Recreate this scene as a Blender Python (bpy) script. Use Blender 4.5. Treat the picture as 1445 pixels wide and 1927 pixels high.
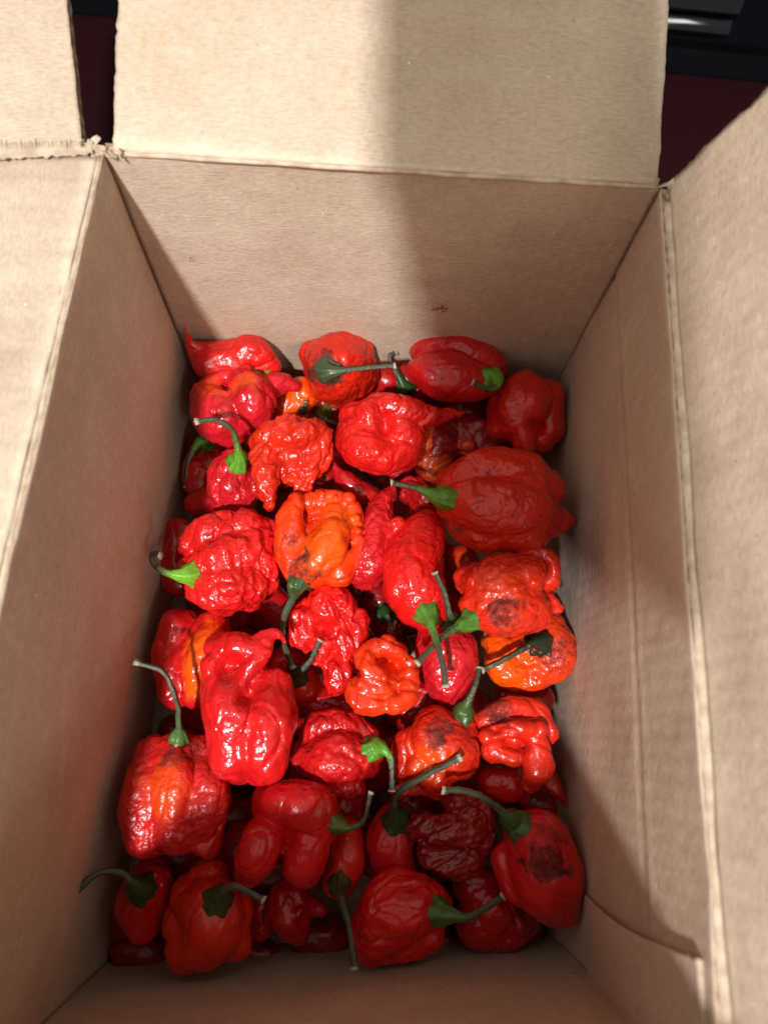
import bpy, bmesh, math, random
import numpy as np
from mathutils import Vector, Matrix, noise
from mathutils.bvhtree import BVHTree

for o in list(bpy.data.objects): bpy.data.objects.remove(o)
S = bpy.context.scene
C = S.collection
random.seed(7)

# ------------------------------------------------------------------ camera
PW, PH, FPX = 1445.0, 1927.0, 1349.0
CAMZ = 0.423
R = np.array([[0.99637, 0.078952, 0.03183398],
              [0.06576883, -0.95135823, 0.30098503],
              [0.05404889, -0.29779877, -0.95309738]])   # world <- (right, down, forward)
cam = bpy.data.objects.new('camera', bpy.data.cameras.new('camera'))
C.objects.link(cam); S.camera = cam
M = Matrix.Identity(4)
for i in range(3):
    M[i][0] = R[i][0]; M[i][1] = -R[i][1]; M[i][2] = -R[i][2]
M[2][3] = CAMZ
cam.matrix_world = M
cd = cam.data
cd.sensor_fit = 'VERTICAL'; cd.sensor_height = 9.8; cd.sensor_width = 9.8 * PW / PH
cd.lens = 9.8 * FPX / PH
cd.clip_start = 0.005; cd.clip_end = 50
cd.dof.use_dof = True; cd.dof.focus_distance = 0.345; cd.dof.aperture_fstop = 2.2

# ------------------------------------------------------------------ light
w = bpy.data.worlds.new('World'); S.world = w; w.use_nodes = True
w.node_tree.nodes['Background'].inputs[0].default_value = (1.0, 0.90, 0.80, 1)
w.node_tree.nodes['Background'].inputs[1].default_value = 0.72
def area(name, loc, target, size, power, col, size_y=None):
    l = bpy.data.lights.new(name, 'AREA'); l.energy = power; l.color = col
    l.shape = 'RECTANGLE' if size_y else 'DISK'; l.size = size
    if size_y: l.size_y = size_y
    o = bpy.data.objects.new(name, l); C.objects.link(o); o.location = loc
    o.rotation_euler = (Vector(target) - Vector(loc)).to_track_quat('-Z', 'Y').to_euler()
    return o
area('ceiling_downlight', (-0.36, -0.85, 1.70), (0, 0.05, 0.1), 0.095, 47, (1.0, 0.985, 0.965))
area('ceiling_panel', (0.98, -1.15, 1.75), (0, 0.05, 0.1), 0.42, 7, (1.0, 0.96, 0.90), 0.13)

S.view_settings.view_transform = 'Standard'; S.view_settings.look = 'None'
S.view_settings.exposure = 0.14; S.view_settings.gamma = 1.0
S.view_settings.use_curve_mapping = False
S.cycles.max_bounces = 7; S.cycles.diffuse_bounces = 6; S.cycles.glossy_bounces = 3; S.cycles.use_denoising = True
S.cycles.caustics_reflective = False; S.cycles.caustics_refractive = False
S.cycles.use_adaptive_sampling = True; S.cycles.adaptive_threshold = 0.02

# ------------------------------------------------------------------ helpers
def at(px, py, z):
    d = R @ np.array([(px - PW/2)/FPX, (py - PH/2)/FPX, 1.0])
    t = (z - CAMZ) / d[2]
    return np.array([d[0]*t, d[1]*t, z])
def ray(px, py):
    d = R @ np.array([(px - PW/2)/FPX, (py - PH/2)/FPX, 1.0])
    return d / np.linalg.norm(d)
def pxm(p):                      # metres per photo pixel at a world point
    return float((np.asarray(p) - np.array([0, 0, CAMZ])) @ R[:, 2]) / FPX

def link(name, me, mat=None, parent=None, smooth=True):
    o = bpy.data.objects.new(name, me); C.objects.link(o)
    if mat and not me.materials: me.materials.append(mat)
    if parent: o.parent = parent
    if smooth: me.shade_smooth()
    return o
def tag(o, label, cat, group=None):
    o['label'] = label; o['category'] = cat
    if group: o['group'] = group
    return o
def empty(name, loc=(0, 0, 0)):
    o = bpy.data.objects.new(name, None); C.objects.link(o); o.location = loc
    o.empty_display_size = 0.02
    return o
def mesh(verts, faces):
    me = bpy.data.meshes.new('m'); me.from_pydata([tuple(v) for v in verts], [], faces); me.update(); return me
def sstep(a, b, x):
    t = np.clip((x - a) / (b - a + 1e-12), 0, 1); return t*t*(3 - 2*t)

class NT:
    def __init__(s, name):
        s.m = bpy.data.materials.new(name); s.m.use_nodes = True
        s.t = s.m.node_tree; s.b = s.t.nodes['Principled BSDF']
    def n(s, kind, **kw):
        nd = s.t.nodes.new('ShaderNode' + kind)
        for k, v in kw.items():
            if hasattr(nd, k): setattr(nd, k, v)
        return nd
    def l(s, a, b): s.t.links.new(a, b)
    def val(s, sock, v):
        if hasattr(v, 'is_output') or isinstance(v, bpy.types.NodeSocket): s.l(v, sock)
        else: sock.default_value = v
    def noise(s, vec, scale, detail=3, rough=0.55, dist=0):
        n = s.n('TexNoise'); s.l(vec, n.inputs['Vector'])
        n.inputs['Scale'].default_value = scale; n.inputs['Detail'].default_value = detail
        n.inputs['Roughness'].default_value = rough; n.inputs['Distortion'].default_value = dist
        return n.outputs['Fac']
    def ramp(s, fac, a, b, lo=0.0, hi=1.0):
        n = s.n('MapRange'); n.interpolation_type = 'SMOOTHSTEP'
        s.val(n.inputs['Value'], fac)
        n.inputs['From Min'].default_value = a; n.inputs['From Max'].default_value = b
        n.inputs['To Min'].default_value = lo; n.inputs['To Max'].default_value = hi
        return n.outputs['Result']
    def math(s, op, a, b=0.0):
        n = s.n('Math', operation=op); s.val(n.inputs[0], a); s.val(n.inputs[1], b); return n.outputs[0]
    def mix(s, fac, a, b, mode='MIX'):
        n = s.n('Mix', data_type='RGBA', blend_type=mode)
        s.val(n.inputs['Factor'], fac)
        s.val(n.inputs[6], a if not isinstance(a, tuple) else (*a, 1)[:4])
        s.val(n.inputs[7], b if not isinstance(b, tuple) else (*b, 1)[:4])
        return n.outputs[2]
    def bump(s, h, strength, dist, prev=None):
        n = s.n('Bump'); s.l(h, n.inputs['Height'])
        n.inputs['Strength'].default_value = strength; n.inputs['Distance'].default_value = dist
        if prev: s.l(prev, n.inputs['Normal'])
        return n.outputs['Normal']
    def attr(s, name):
        return s.n('Attribute', attribute_name=name).outputs['Fac']

# ------------------------------------------------------------------ materials
def mat_cardboard():
    m = NT('cardboard'); b = m.b
    uv = m.n('UVMap').outputs['UV']
    mp = m.n('Mapping'); m.l(uv, mp.inputs['Vector']); mp.inputs['Scale'].default_value = (1, 4.5, 1)
    fib = m.noise(mp.outputs[0], 260, 4, 0.6)           # fibres lying along the panel
    big = m.noise(uv, 14, 4, 0.6)
    mid = m.noise(uv, 90, 3, 0.6)
    col = m.mix(m.ramp(big, 0.3, 0.7), (0.49, 0.385, 0.282), (0.60, 0.49, 0.372))
    col = m.mix(m.ramp(fib, 0.35, 0.7, 0, 0.5), col, (0.40, 0.305, 0.225))
    col = m.mix(m.ramp(mid, 0.45, 0.75, 0, 0.28), col, (0.66, 0.555, 0.45))
    col = m.mix(m.ramp(m.noise(uv, 420, 2, 0.7), 0.35, 0.68, 0, 0.4), col, m.mix(1.0, col, (0.76, 0.72, 0.67), 'MULTIPLY'))
    scuff = m.math('MULTIPLY', m.ramp(m.noise(uv, 9, 5, 0.7, 1.2), 0.52, 0.68), m.ramp(m.noise(uv, 60, 4, 0.7), 0.4, 0.62))
    col = m.mix(m.math('MULTIPLY', scuff, 0.22), col, (0.30, 0.235, 0.185))
    # pale and dark flecks of pulp
    v = m.n('TexVoronoi'); m.l(uv, v.inputs['Vector']); v.inputs['Scale'].default_value = 190
    near = m.ramp(v.outputs['Distance'], 0.10, 0.05)
    sep = m.n('SeparateColor'); m.l(v.outputs['Color'], sep.inputs[0])
    pale = m.math('MULTIPLY', near, m.ramp(sep.outputs[0], 0.90, 0.92))
    dark = m.math('MULTIPLY', near, m.ramp(sep.outputs[1], 0.93, 0.95))
    col = m.mix(pale, col, (0.85, 0.80, 0.70))
    col = m.mix(m.math('MULTIPLY', dark, 0.8), col, (0.12, 0.07, 0.04))
    st = m.attr('stain'); blot = m.noise(uv, 350, 3, 0.6, 0.6)
    col = m.mix(m.ramp(m.math('MULTIPLY', st, blot), 0.28, 0.42), col, (0.32, 0.055, 0.025))
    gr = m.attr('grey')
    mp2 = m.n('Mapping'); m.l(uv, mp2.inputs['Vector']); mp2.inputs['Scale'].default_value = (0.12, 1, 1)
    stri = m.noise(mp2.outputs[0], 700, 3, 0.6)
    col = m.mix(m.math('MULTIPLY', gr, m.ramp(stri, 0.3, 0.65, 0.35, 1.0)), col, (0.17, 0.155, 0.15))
    cr = m.attr('crease')
    col = m.mix(m.math('MULTIPLY', cr, m.ramp(mid, 0.3, 0.6, 0.3, 0.8)), col, (0.75, 0.64, 0.50))
    m.l(col, b.inputs['Base Color'])
    b.inputs['Roughness'].default_value = 0.72
    b.inputs['Specular IOR Level'].default_value = 0.25
    wv = m.n('TexWave', bands_direction='Y'); m.l(uv, wv.inputs['Vector']); wv.inputs['Scale'].default_value = 95
    wv.inputs['Distortion'].default_value = 4.0; wv.inputs['Detail Scale'].default_value = 40
    wv2 = m.n('TexWave', bands_direction='X'); m.l(uv, wv2.inputs['Vector']); wv2.inputs['Scale'].default_value = 48; wv2.inputs['Distortion'].default_value = 0.6
    h = m.math('MULTIPLY', wv.outputs['Fac'], m.attr('flute'))
    h = m.math('ADD', m.math('MULTIPLY', h, 0.16), m.math('ADD', m.math('MULTIPLY', fib, 0.5), m.math('ADD', m.math('MULTIPLY', mid, 0.9), m.math('ADD', m.math('MULTIPLY', wv2.outputs['Fac'], 0.12), m.math('MULTIPLY', big, 2.2)))))
    m.l(m.bump(h, 0.55, 0.0012), b.inputs['Normal'])
    return m.m
def mat_cutedge():
    m = NT('cardboard_cut_edge')
    g = m.n('NewGeometry').outputs['Position']
    f = m.noise(g, 220, 2)
    m.l(m.mix(m.ramp(f, 0.35, 0.65), (0.22, 0.135, 0.075), (0.50, 0.37, 0.25)), m.b.inputs['Base Color'])
    m.b.inputs['Roughness'].default_value = 0.85
    return m.m
def mat_torn():
    m = NT('torn_paper')
    g = m.n('NewGeometry').outputs['Position']
    f = m.noise(g, 150, 3)
    m.l(m.mix(m.ramp(f, 0.35, 0.65), (0.42, 0.32, 0.23), (0.57, 0.455, 0.345)), m.b.inputs['Base Color'])
    m.b.inputs['Roughness'].default_value = 0.85
    return m.m
def mat_body():
    m = NT('chilli_skin'); b = m.b
    oc = m.n('TexCoord').outputs['Object']
    oi = m.n('ObjectInfo'); base = oi.outputs['Color']
    rnd = m.n('Combine' 'XYZ'); m.l(oi.outputs['Random'], rnd.inputs[0]); m.l(oi.outputs['Random'], rnd.inputs[1])
    va = m.n('VectorMath', operation='ADD'); m.l(oc, va.inputs[0])
    sc = m.n('VectorMath', operation='SCALE'); m.l(rnd.outputs[0], sc.inputs[0]); sc.inputs['Scale'].default_value = 7
    m.l(sc.outputs[0], va.inputs[1]); vec = va.outputs[0]
    lo = m.noise(vec, 55, 3, 0.5); hi = m.noise(vec, 260, 3, 0.6)
    col = m.mix(m.ramp(lo, 0.35, 0.68, 0, 0.55), base, m.mix(1.0, base, (0.62, 0.30, 0.45), 'MULTIPLY'))
    org = m.math('ADD', m.attr('orange'), m.ramp(lo, 0.52, 0.70, 0, 0.06))
    col = m.mix(m.ramp(org, 0.0, 1.0), col, (0.80, 0.092, 0.003))
    col = m.mix(m.ramp(hi, 0.55, 0.8, 0, 0.25), col, m.mix(1.0, col, (0.55, 0.3, 0.3), 'MULTIPLY'))
    # soot-like bruises and specks
    d = m.attr('dirt')
    blot = m.noise(vec, 400, 6, 0.8)
    dm = m.ramp(m.math('ADD', m.math('MULTIPLY', d, 0.55), m.math('MULTIPLY', blot, 0.95)), 0.72, 1.14, 0, 0.85)
    v = m.n('TexVoronoi'); m.l(vec, v.inputs['Vector']); v.inputs['Scale'].default_value = 520
    sp = m.n('SeparateColor'); m.l(v.outputs['Color'], sp.inputs[0])
    spk = m.math('MULTIPLY', m.ramp(v.outputs['Distance'], 0.34, 0.2), m.ramp(m.math('ADD', sp.outputs[0], m.math('MULTIPLY', d, 0.55)), 0.93, 0.97))
    spk = m.math('MULTIPLY', spk, m.ramp(m.noise(vec, 40, 2), 0.45, 0.6))
    dm = m.math('MAXIMUM', dm, m.math('MULTIPLY', spk, 0.85))
    col = m.mix(dm, col, m.mix(m.ramp(hi, 0.4, 0.6), (0.016, 0.008, 0.007), (0.060, 0.032, 0.027)))
    m.l(col, b.inputs['Base Color'])
    rgh = m.n('Math', operation='ADD')
    m.l(m.ramp(m.math('ADD', dm, m.math('MULTIPLY', hi, 0.25)), 0.0, 1.0, 0.19, 0.75), rgh.inputs[0]); m.l(m.math('MULTIPLY', oi.outputs['Random'], 0.14), rgh.inputs[1]); m.l(rgh.outputs[0], b.inputs['Roughness'])
    m.l(m.ramp(dm, 0, 0.8, 0.5, 0.12), b.inputs['Specular IOR Level'])
    m.l(m.ramp(m.math('ADD', dm, m.ramp(lo, 0.35, 0.65, 0.5, 0.0)), 0.0, 0.6, 0.22, 0.0), b.inputs['Coat Weight']); b.inputs['Coat Roughness'].default_value = 0.13
    wv = m.noise(vec, 560, 1, 0.5); al = oi.outputs['Alpha']                     # per-chilli bumpiness
    h = m.math('MULTIPLY', m.math('ADD', m.math('MULTIPLY', m.noise(vec, 250, 2, 0.5), 0.85), m.math('MULTIPLY', wv, 0.55)), al)
    m.l(m.bump(m.math('ADD', h, m.math('MULTIPLY', hi, 0.12)), 0.55, 0.0018), b.inputs['Normal'])
    return m.m
def mat_calyx():
    m = NT('calyx_green'); b = m.b
    oc = m.n('TexCoord').outputs['Object']; base = m.n('ObjectInfo').outputs['Color']
    n = m.noise(oc, 260, 4, 0.6); t = m.attr('along'); rib = m.attr('rib')
    col = m.mix(m.ramp(n, 0.35, 0.7, 0, 0.7), base, m.mix(1.0, base, (0.40, 0.42, 0.5), 'MULTIPLY'))
    col = m.mix(m.math('MULTIPLY', rib, 0.4), col, m.mix(1.0, base, (0.35, 0.4, 0.4), 'MULTIPLY'))
    col = m.mix(m.ramp(m.math('ADD', t, m.math('MULTIPLY', n, 0.18)), 0.16, 0.04, 0, 0.75), col, (0.028, 0.032, 0.016))
    m.l(col, b.inputs['Base Color']); b.inputs['Roughness'].default_value = 0.38
    m.l(m.bump(n, 0.4, 0.0008), b.inputs['Normal'])
    return m.m
def mat_stem():
    m = NT('stem_skin'); b = m.b
    oc = m.n('TexCoord').outputs['Object']; base = m.n('ObjectInfo').outputs['Color']
    n = m.noise(oc, 330, 4, 0.65); t = m.attr('along')
    dry = (0.052, 0.055, 0.028)
    col = m.mix(m.ramp(t, 0.0, 0.45), base, dry)
    col = m.mix(m.ramp(n, 0.45, 0.75, 0, 0.75), col, (0.035, 0.036, 0.022))
    col = m.mix(m.ramp(m.math('ADD', t, m.math('MULTIPLY', n, 0.06)), 0.965, 1.0), col, (0.36, 0.34, 0.24))
    m.l(col, b.inputs['Base Color']); b.inputs['Roughness'].default_value = 0.5
    m.l(m.bump(n, 0.6, 0.0008), b.inputs['Normal'])
    return m.m
def mat_plain(name, col, rough, spec=0.5, nscale=40, namp=0.25):
    m = NT(name); oc = m.n('TexCoord').outputs['Object']
    n = m.noise(oc, nscale, 4, 0.6)
    m.l(m.mix(m.ramp(n, 0.3, 0.7, 0, namp * 2), col, tuple(c * 0.5 for c in col)), m.b.inputs['Base Color'])
    m.l(m.ramp(n, 0.3, 0.7, rough * 0.8, min(1, rough * 1.3)), m.b.inputs['Roughness'])
    m.b.inputs['Specular IOR Level'].default_value = spec
    return m.m

MC, ME, MT = mat_cardboard(), mat_cutedge(), mat_torn()
MB, MX, MS = mat_body(), mat_calyx(), mat_stem()

# ------------------------------------------------------------------ floor and appliance
FL = mat_plain('dark_maroon_floor', (0.020, 0.0040, 0.006), 0.4, 0.15, 12)
fl = link('floor', mesh([(-3, -3, 0), (3, -3, 0), (3, 3, 0), (-3, 3, 0)], [(0, 1, 2, 3)]), FL, smooth=False)
fl['kind'] = 'structure'

def box_mesh(x0, x1, y0, y1, z0, z1, bev=0.004, seg=3):
    bm = bmesh.new(); bmesh.ops.create_cube(bm, size=1)
    for v in bm.verts:
        v.co = ((x0+x1)/2 + v.co.x*(x1-x0), (y0+y1)/2 + v.co.y*(y1-y0), (z0+z1)/2 + v.co.z*(z1-z0))
    if bev: bmesh.ops.bevel(bm, geom=bm.edges[:], offset=bev, segments=seg, affect='EDGES', profile=0.6)
    me = bpy.data.meshes.new('m'); bm.to_mesh(me); bm.free(); return me
BLK = mat_plain('gloss_black', (0.003, 0.0035, 0.006), 0.10, 0.22, 30, 0.1)
BLK2 = mat_plain('satin_black', (0.004, 0.004, 0.006), 0.38, 0.2, 30, 0.1)
ap = tag(empty('appliance', (0, 0.5, 0)), 'glossy black kitchen appliance with ribbed front behind the cardboard box', 'appliance')
def apart(name, me, mat, smooth=True):
    o = link(name, me, mat, None, smooth); o.parent = ap; o.matrix_parent_inverse = Matrix.Translation((0, -0.5, 0)); return o
apart('body', box_mesh(-0.62, 0.62, 0.500, 1.0, 0.034, 0.85, 0.006), BLK)
apart('plinth', box_mesh(-0.60, 0.60, 0.512, 0.98, 0.0, 0.034, 0.003), BLK2)
def slat(x0, x1, y, z, tilt, dep=0.0100, th=0.004):
    me = box_mesh(x0, x1, -dep/2, dep/2, -th/2, th/2, 0.0018, 4)
    me.transform(Matrix.Translation((0, y, z)) @ Matrix.Rotation(tilt, 4, 'X')); return me
GLS = mat_plain('black_lacquer', (0.003, 0.0035, 0.006), 0.07, 0.22, 30, 0.05)
for k in range(5):                                   # glossy louvres, one catching the ceiling panel
    z = 0.0535 + 0.0150 * k
    apart('louvre', slat(-0.02, 0.234, 0.4965, z, math.radians(48.6 if k == 0 else 62 + 3*k)), GLS)

# ------------------------------------------------------------------ the box
BX = tag(empty('cardboard_box', (0, 0.05, 0)), 'open brown cardboard box with torn flaps, filled with red chillies', 'box')
def bpart(name, me, mat=None):
    o = link(name, me, mat); o.parent = BX; o.matrix_parent_inverse = Matrix.Translation((0, -0.05, 0)); return o
def nz(x, y, z=0.0): return noise.noise(Vector((x, y, z)))

def panel(name, c00, c10, c11, c01, nu, nv, th, disp=None, jag=(0, 0, 0, 0), seed=0, attrs=None, torn_edge=False):
    """Corrugated sheet: inner face on the corner quad, thickness th behind it. u runs c00>c10, v runs c00>c01.
    jag = ragged amplitude on edges (v0, u1, v1, u0). Normal = u x v."""
    c00, c10, c11, c01 = [np.array(c, float) for c in (c00, c10, c11, c01)]
    nrm = np.cross(c10 - c00, c01 - c00); nrm /= np.linalg.norm(nrm)
    lu = np.linalg.norm(c10 - c00); lv = np.linalg.norm(c01 - c00)
    eu = (c10 - c00)/lu; ev = (c01 - c00)/lv
    V = []; UV = []
    for j in range(nv + 1):
        for i in range(nu + 1):
            u, v = i/nu, j/nv
            p = (c00*(1-u) + c10*u)*(1-v) + (c01*(1-u) + c11*u)*v
            if disp: p = p + nrm * disp(u, v)
            def rg(s): return (nz(s*130, seed*3.1) * 0.6 + nz(s*420, seed*1.7, 2) * 0.5)
            if j == 0 and jag[0]: p = p + ev * jag[0] * rg(u*lu + 1)
            if i == nu and jag[1]: p = p + eu * jag[1] * rg(v*lv + 2)
            if j == nv and jag[2]: p = p + ev * jag[2] * rg(u*lu + 3)
            if i == 0 and jag[3]: p = p + eu * jag[3] * rg(v*lv + 4)
            V.append(p); UV.append((u*lu + seed*0.37, v*lv + seed*0.21))
    n = len(V); idx = lambda i, j: j*(nu+1) + i
    F = []; mi = []
    for j in range(nv):
        for i in range(nu):
            F.append((idx(i,j), idx(i+1,j), idx(i+1,j+1), idx(i,j+1))); mi.append(0)
    ring = [idx(i,0) for i in range(nu)] + [idx(nu,j) for j in range(nv)] + [idx(i,nv) for i in range(nu,0,-1)] + [idx(0,j) for j in range(nv,0,-1)]
    # back face copy
    VB = [p - nrm*th for p in V]
    # a slightly recessed, wavy middle ply on the rim gives the corrugated edge
    for j in range(nv):
        for i in range(nu):
            F.append((n+idx(i,j), n+idx(i,j+1), n+idx(i+1,j+1), n+idx(i+1,j))); mi.append(0)
    cen = sum(V)/n
    mids = []
    for a in ring:
        p = V[a] - nrm*th*0.5
        inw = cen - p; inw -= nrm*inw.dot(nrm); inw /= np.linalg.norm(inw)
        mids.append(p + inw*0.0007*(1+nz(a*1.9, seed)))
    allv = V + VB + mids; m0 = 2*n; L = len(ring)
    for k in range(L):
        a, b2 = ring[k], ring[(k+1) % L]; ma, mb = m0+k, m0+(k+1) % L
        F.append((a, ma, mb, b2)); mi.append(1); F.append((ma, n+a, n+b2, mb)); mi.append(1)
    me = mesh(allv, F)
    me.materials.append(MC); me.materials.append(MT if torn_edge else ME)
    me.polygons.foreach_set('material_index', mi)
    uvl = me.uv_layers.new(name='UVMap')
    UVa = np.array(UV + UV + [UV[a] for a in ring])
    li = np.empty(len(me.loops), dtype=np.int32); me.loops.foreach_get('vertex_index', li)
    uvl.data.foreach_set('uv', UVa[li].astype(np.float32).ravel())
    P = np.array(allv)
    for an in ('stain', 'grey', 'crease', 'flute'):
        at_ = me.attributes.new(an, 'FLOAT', 'POINT'); arr = np.zeros(len(allv), np.float32)
        if attrs and an in attrs: arr = attrs[an](P).astype(np.float32)
        at_.data.foreach_set('value', arr)
    o = bpart(name, me)
    # keep paper edges crisp
    fl_ = np.array([m == 0 for m in mi]); me.polygons.foreach_set('use_smooth', fl_)
    return o

def spots(lst):                                     # lst of (px, py, axis, value, radius_m) -> gaussian stain mask
    cs = []
    for px, py, ax, val, r in lst:
        d = ray(px, py); c0 = np.array([0, 0, CAMZ]); t = (val - c0[ax])/d[ax]; cs.append((c0 + d*t, r))
    def f(P):
        a = np.zeros(len(P))
        for c, r in cs: a = np.maximum(a, np.exp(-((P - c)**2).sum(1)/(r*r)))
        return a
    return f

RZ = 0.205; BZ = 0.006
BLc, BRc, FLc, FRc = (-0.105, 0.199), (0.104, 0.207), (-0.105, -0.112), (0.106, -0.087)
TH = 0.0042
def V3(c, z): return (c[0], c[1], z)
# back wall (faces the camera): u left>right, v bottom>top ; normal = u x v = -Y
BRb, FRb = (0.1105, 0.2072), (0.1105, -0.087)      # the right wall leans out a little towards the bottom
panel('end_wall', V3(BLc, BZ), V3((0.1125, 0.2073), BZ), V3(BRc, RZ), V3(BLc, RZ), 90, 80, TH,
      lambda u, v: -0.0025*math.sin(math.pi*u)*v + 0.0006*nz(u*6, v*5), (0, 0, 0, 0), 1,
      {'stain': spots([(832, 588, 1, 0.203, 0.006), (812, 592, 1, 0.203, 0.004), (363, 490, 1, 0.2, 0.003), (340, 478, 1, 0.2, 0.002)]),
       'crease': lambda P: np.exp(-((P[:, 2]-RZ)/0.002)**2)*0.6})
# left wall faces +X : u front>back? normal=u x v ; u = front->back (+Y), v=+Z gives +X
panel('side_wall', V3(FLc, BZ), V3(BLc, BZ), V3(BLc, RZ), V3(FLc, RZ), 110, 80, TH,
      lambda u, v: 0.0055*math.sin(math.pi*u)*math.sin(math.pi*min(1, v*1.0))*(1-v*0.3) + 0.0007*nz(u*7, v*5, 3), (0, 0, 0, 0), 2,
      {'stain': spots([(190, 557, 0, -0.102, 0.0035), (161, 836, 0, -0.1, 0.002), (115, 1338, 0, -0.1, 0.0018), (252, 1106, 0, -0.1, 0.0016)]),
       'crease': lambda P: np.exp(-((P[:, 2]-RZ)/0.0022)**2)*0.9})
# right wall faces -X : u back->front (-Y), v=+Z
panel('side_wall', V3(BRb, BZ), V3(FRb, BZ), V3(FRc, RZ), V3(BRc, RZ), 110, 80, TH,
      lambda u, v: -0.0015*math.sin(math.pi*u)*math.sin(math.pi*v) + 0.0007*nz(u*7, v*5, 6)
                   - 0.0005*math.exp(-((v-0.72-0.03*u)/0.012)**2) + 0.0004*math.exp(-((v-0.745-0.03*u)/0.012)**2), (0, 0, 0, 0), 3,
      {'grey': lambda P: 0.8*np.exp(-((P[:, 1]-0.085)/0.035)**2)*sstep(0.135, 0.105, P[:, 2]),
       'flute': lambda P: sstep(0.16, 0.12, P[:, 2])*np.exp(-((P[:, 1]-0.05)/0.06)**2),
       'stain': spots([(1093, 1143, 0, 0.103, 0.0025)]),
       'crease': lambda P: np.maximum(np.exp(-((P[:, 2]-RZ)/0.0025)**2), 0.5*np.exp(-((P[:, 2]-0.150-0.0*(P[:, 1]))/0.0011)**2)*sstep(0.14, 0.05, P[:, 1])*sstep(-0.05, -0.01, P[:, 1]))})
# front wall faces +Y : u right->left (-X), v=+Z
FRx, FLx = (0.1095, -0.0866), (-0.1085, -0.1124)
panel('end_wall', V3((0.1145, -0.0865), BZ), V3(FLx, BZ), V3(FLx, RZ), V3(FRx, RZ), 90, 60, TH,
      lambda u, v: 0.004*math.sin(math.pi*u)*v + 0.0006*nz(u*6, v*5, 9), (0, 0, 0, 0), 4)
panel('bottom_panel', V3(FLc, BZ-0.0001), V3(FRc, BZ-0.0001), V3(BRc, BZ-0.0001), V3(BLc, BZ-0.0001), 10, 10, 0.004, None, (0,0,0,0), 5)

# flaps
def up(c, dx, dy, dz): return (c[0]+dx, c[1]+dy, c[2]+dz)
hb0, hb1 = (-0.1015, 0.1995, RZ+0.0006), (0.1025, 0.2075, RZ+0.0006)
panel('flap', hb0, hb1, up(hb1, 0.003, 0.135, 0.028), up(hb0, -0.002, 0.110, 0.046), 100, 60, TH,
      lambda u, v: 0.0007*nz(u*7, v*6, 12) + 0.003*math.sin(math.pi*u)*v, (0, 0.0008, 0.001, 0.0016), 6,
      {'crease': lambda P: np.exp(-((P[:, 1]-0.203)/0.0025)**2)*0.5})
hr0, hr1 = (0.1065, 0.2085, RZ+0.0006), (0.1085, -0.088, RZ+0.0006)
panel('flap', hr0, hr1, up(hr1, 0.034, -0.002, 0.105), up(hr0, 0.033, 0.001, 0.105), 120, 60, TH,
      lambda u, v: 0.0010*nz(u*7, v*6, 15) + 0.002*math.sin(math.pi*u)*v, (0, 0.0008, 0.001, 0.0022), 7,
      {'crease': lambda P: np.exp(-((P[:, 2]-RZ)/0.0022)**2)*0.4})
hl0, hl1 = (-0.1075, -0.112, RZ+0.0006), (-0.1065, 0.1960, RZ+0.0006)
panel('flap', hl0, hl1, up(hl1, -0.115, 0.001, -0.012), up(hl0, -0.115, 0, -0.010), 120, 60, TH,
      lambda u, v: 0.0012*nz(u*7, v*6, 18) + 0.0008*nz(u*30, v*2, 4), (0, 0.0018, 0.001, 0.001), 8,
      {'crease': lambda P: np.exp(-((P[:, 0]+0.107)/0.003)**2)*0.6}, True)
# folded-over strip beyond the end of the left flap
panel('folded_flap_end', (-0.216, 0.1935, RZ-0.0115), (-0.1140, 0.2010, RZ-0.0035), (-0.1440, 0.330, RZ+0.018), (-0.236, 0.330, RZ+0.008), 70, 70, TH,
      lambda u, v: 0.0008*nz(u*7, v*6, 21), (0.002, 0.0006, 0, 0), 9)
# front flap stands up behind the lens
hf0, hf1 = (-0.103, -0.1135, RZ+0.0006), (0.104, -0.0890, RZ+0.0006)
panel('flap', hf1, hf0, up(hf0, 0, -0.026, 0.10), up(hf1, 0, -0.026, 0.10), 40, 30, TH, None, (0, 0.0008, 0.001, 0.0008), 10)

# cut corner of the right wall, its torn upper edge standing proud
def torn_panel():
    d0 = np.array([-1, 0, 0])
    a = np.array([0.1072, -0.0575, 0.088]); b = np.array([0.1042, -0.0530, 0.198])
    nu, nv = 50, 30; V = []; UV = []
    for j in range(nv+1):
        for i in range(nu+1):
            u, v = i/nu, j/nv
            z = a[2] + (b[2]-a[2])*u
            y = (a[1] + (b[1]-a[1])*u) - 0.004*math.sin(math.pi*u)*0.7 - v*(0.032 if True else 0)
            y += 0.0006*nz(u*40, 3)*(1-v)
            x = a[0] + (b[0]-a[0])*u - 0.0022*(1-v)*math.sin(math.pi*min(1, u*1.1)) + 0.0012*v
            V.append((x, y, z)); UV.append((y, z))
    idx = lambda i, j: j*(nu+1)+i; n = len(V)
    V += [(x+0.0016, y, z) for x, y, z in V]
    F = []
    for j in range(nv):
        for i in range(nu):
            F.append((idx(i,j), idx(i+1,j), idx(i+1,j+1), idx(i,j+1)))
            F.append((n+idx(i,j), n+idx(i,j+1), n+idx(i+1,j+1), n+idx(i+1,j)))
    for i in range(nu): F.append((idx(i,0), n+idx(i,0), n+idx(i+1,0), idx(i+1,0)))
    for j in range(nv):
        F.append((idx(nu,j), n+idx(nu,j), n+idx(nu,j+1), idx(nu,j+1)))
    me = mesh(V, F); me.materials.append(MC)
    uvl = me.uv_layers.new(name='UVMap'); UVa = np.array(UV+UV)
    li = np.empty(len(me.loops), dtype=np.int32); me.loops.foreach_get('vertex_index', li)
    uvl.data.foreach_set('uv', UVa[li].astype(np.float32).ravel())
    bpart('torn_liner', me)
torn_panel()

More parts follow.
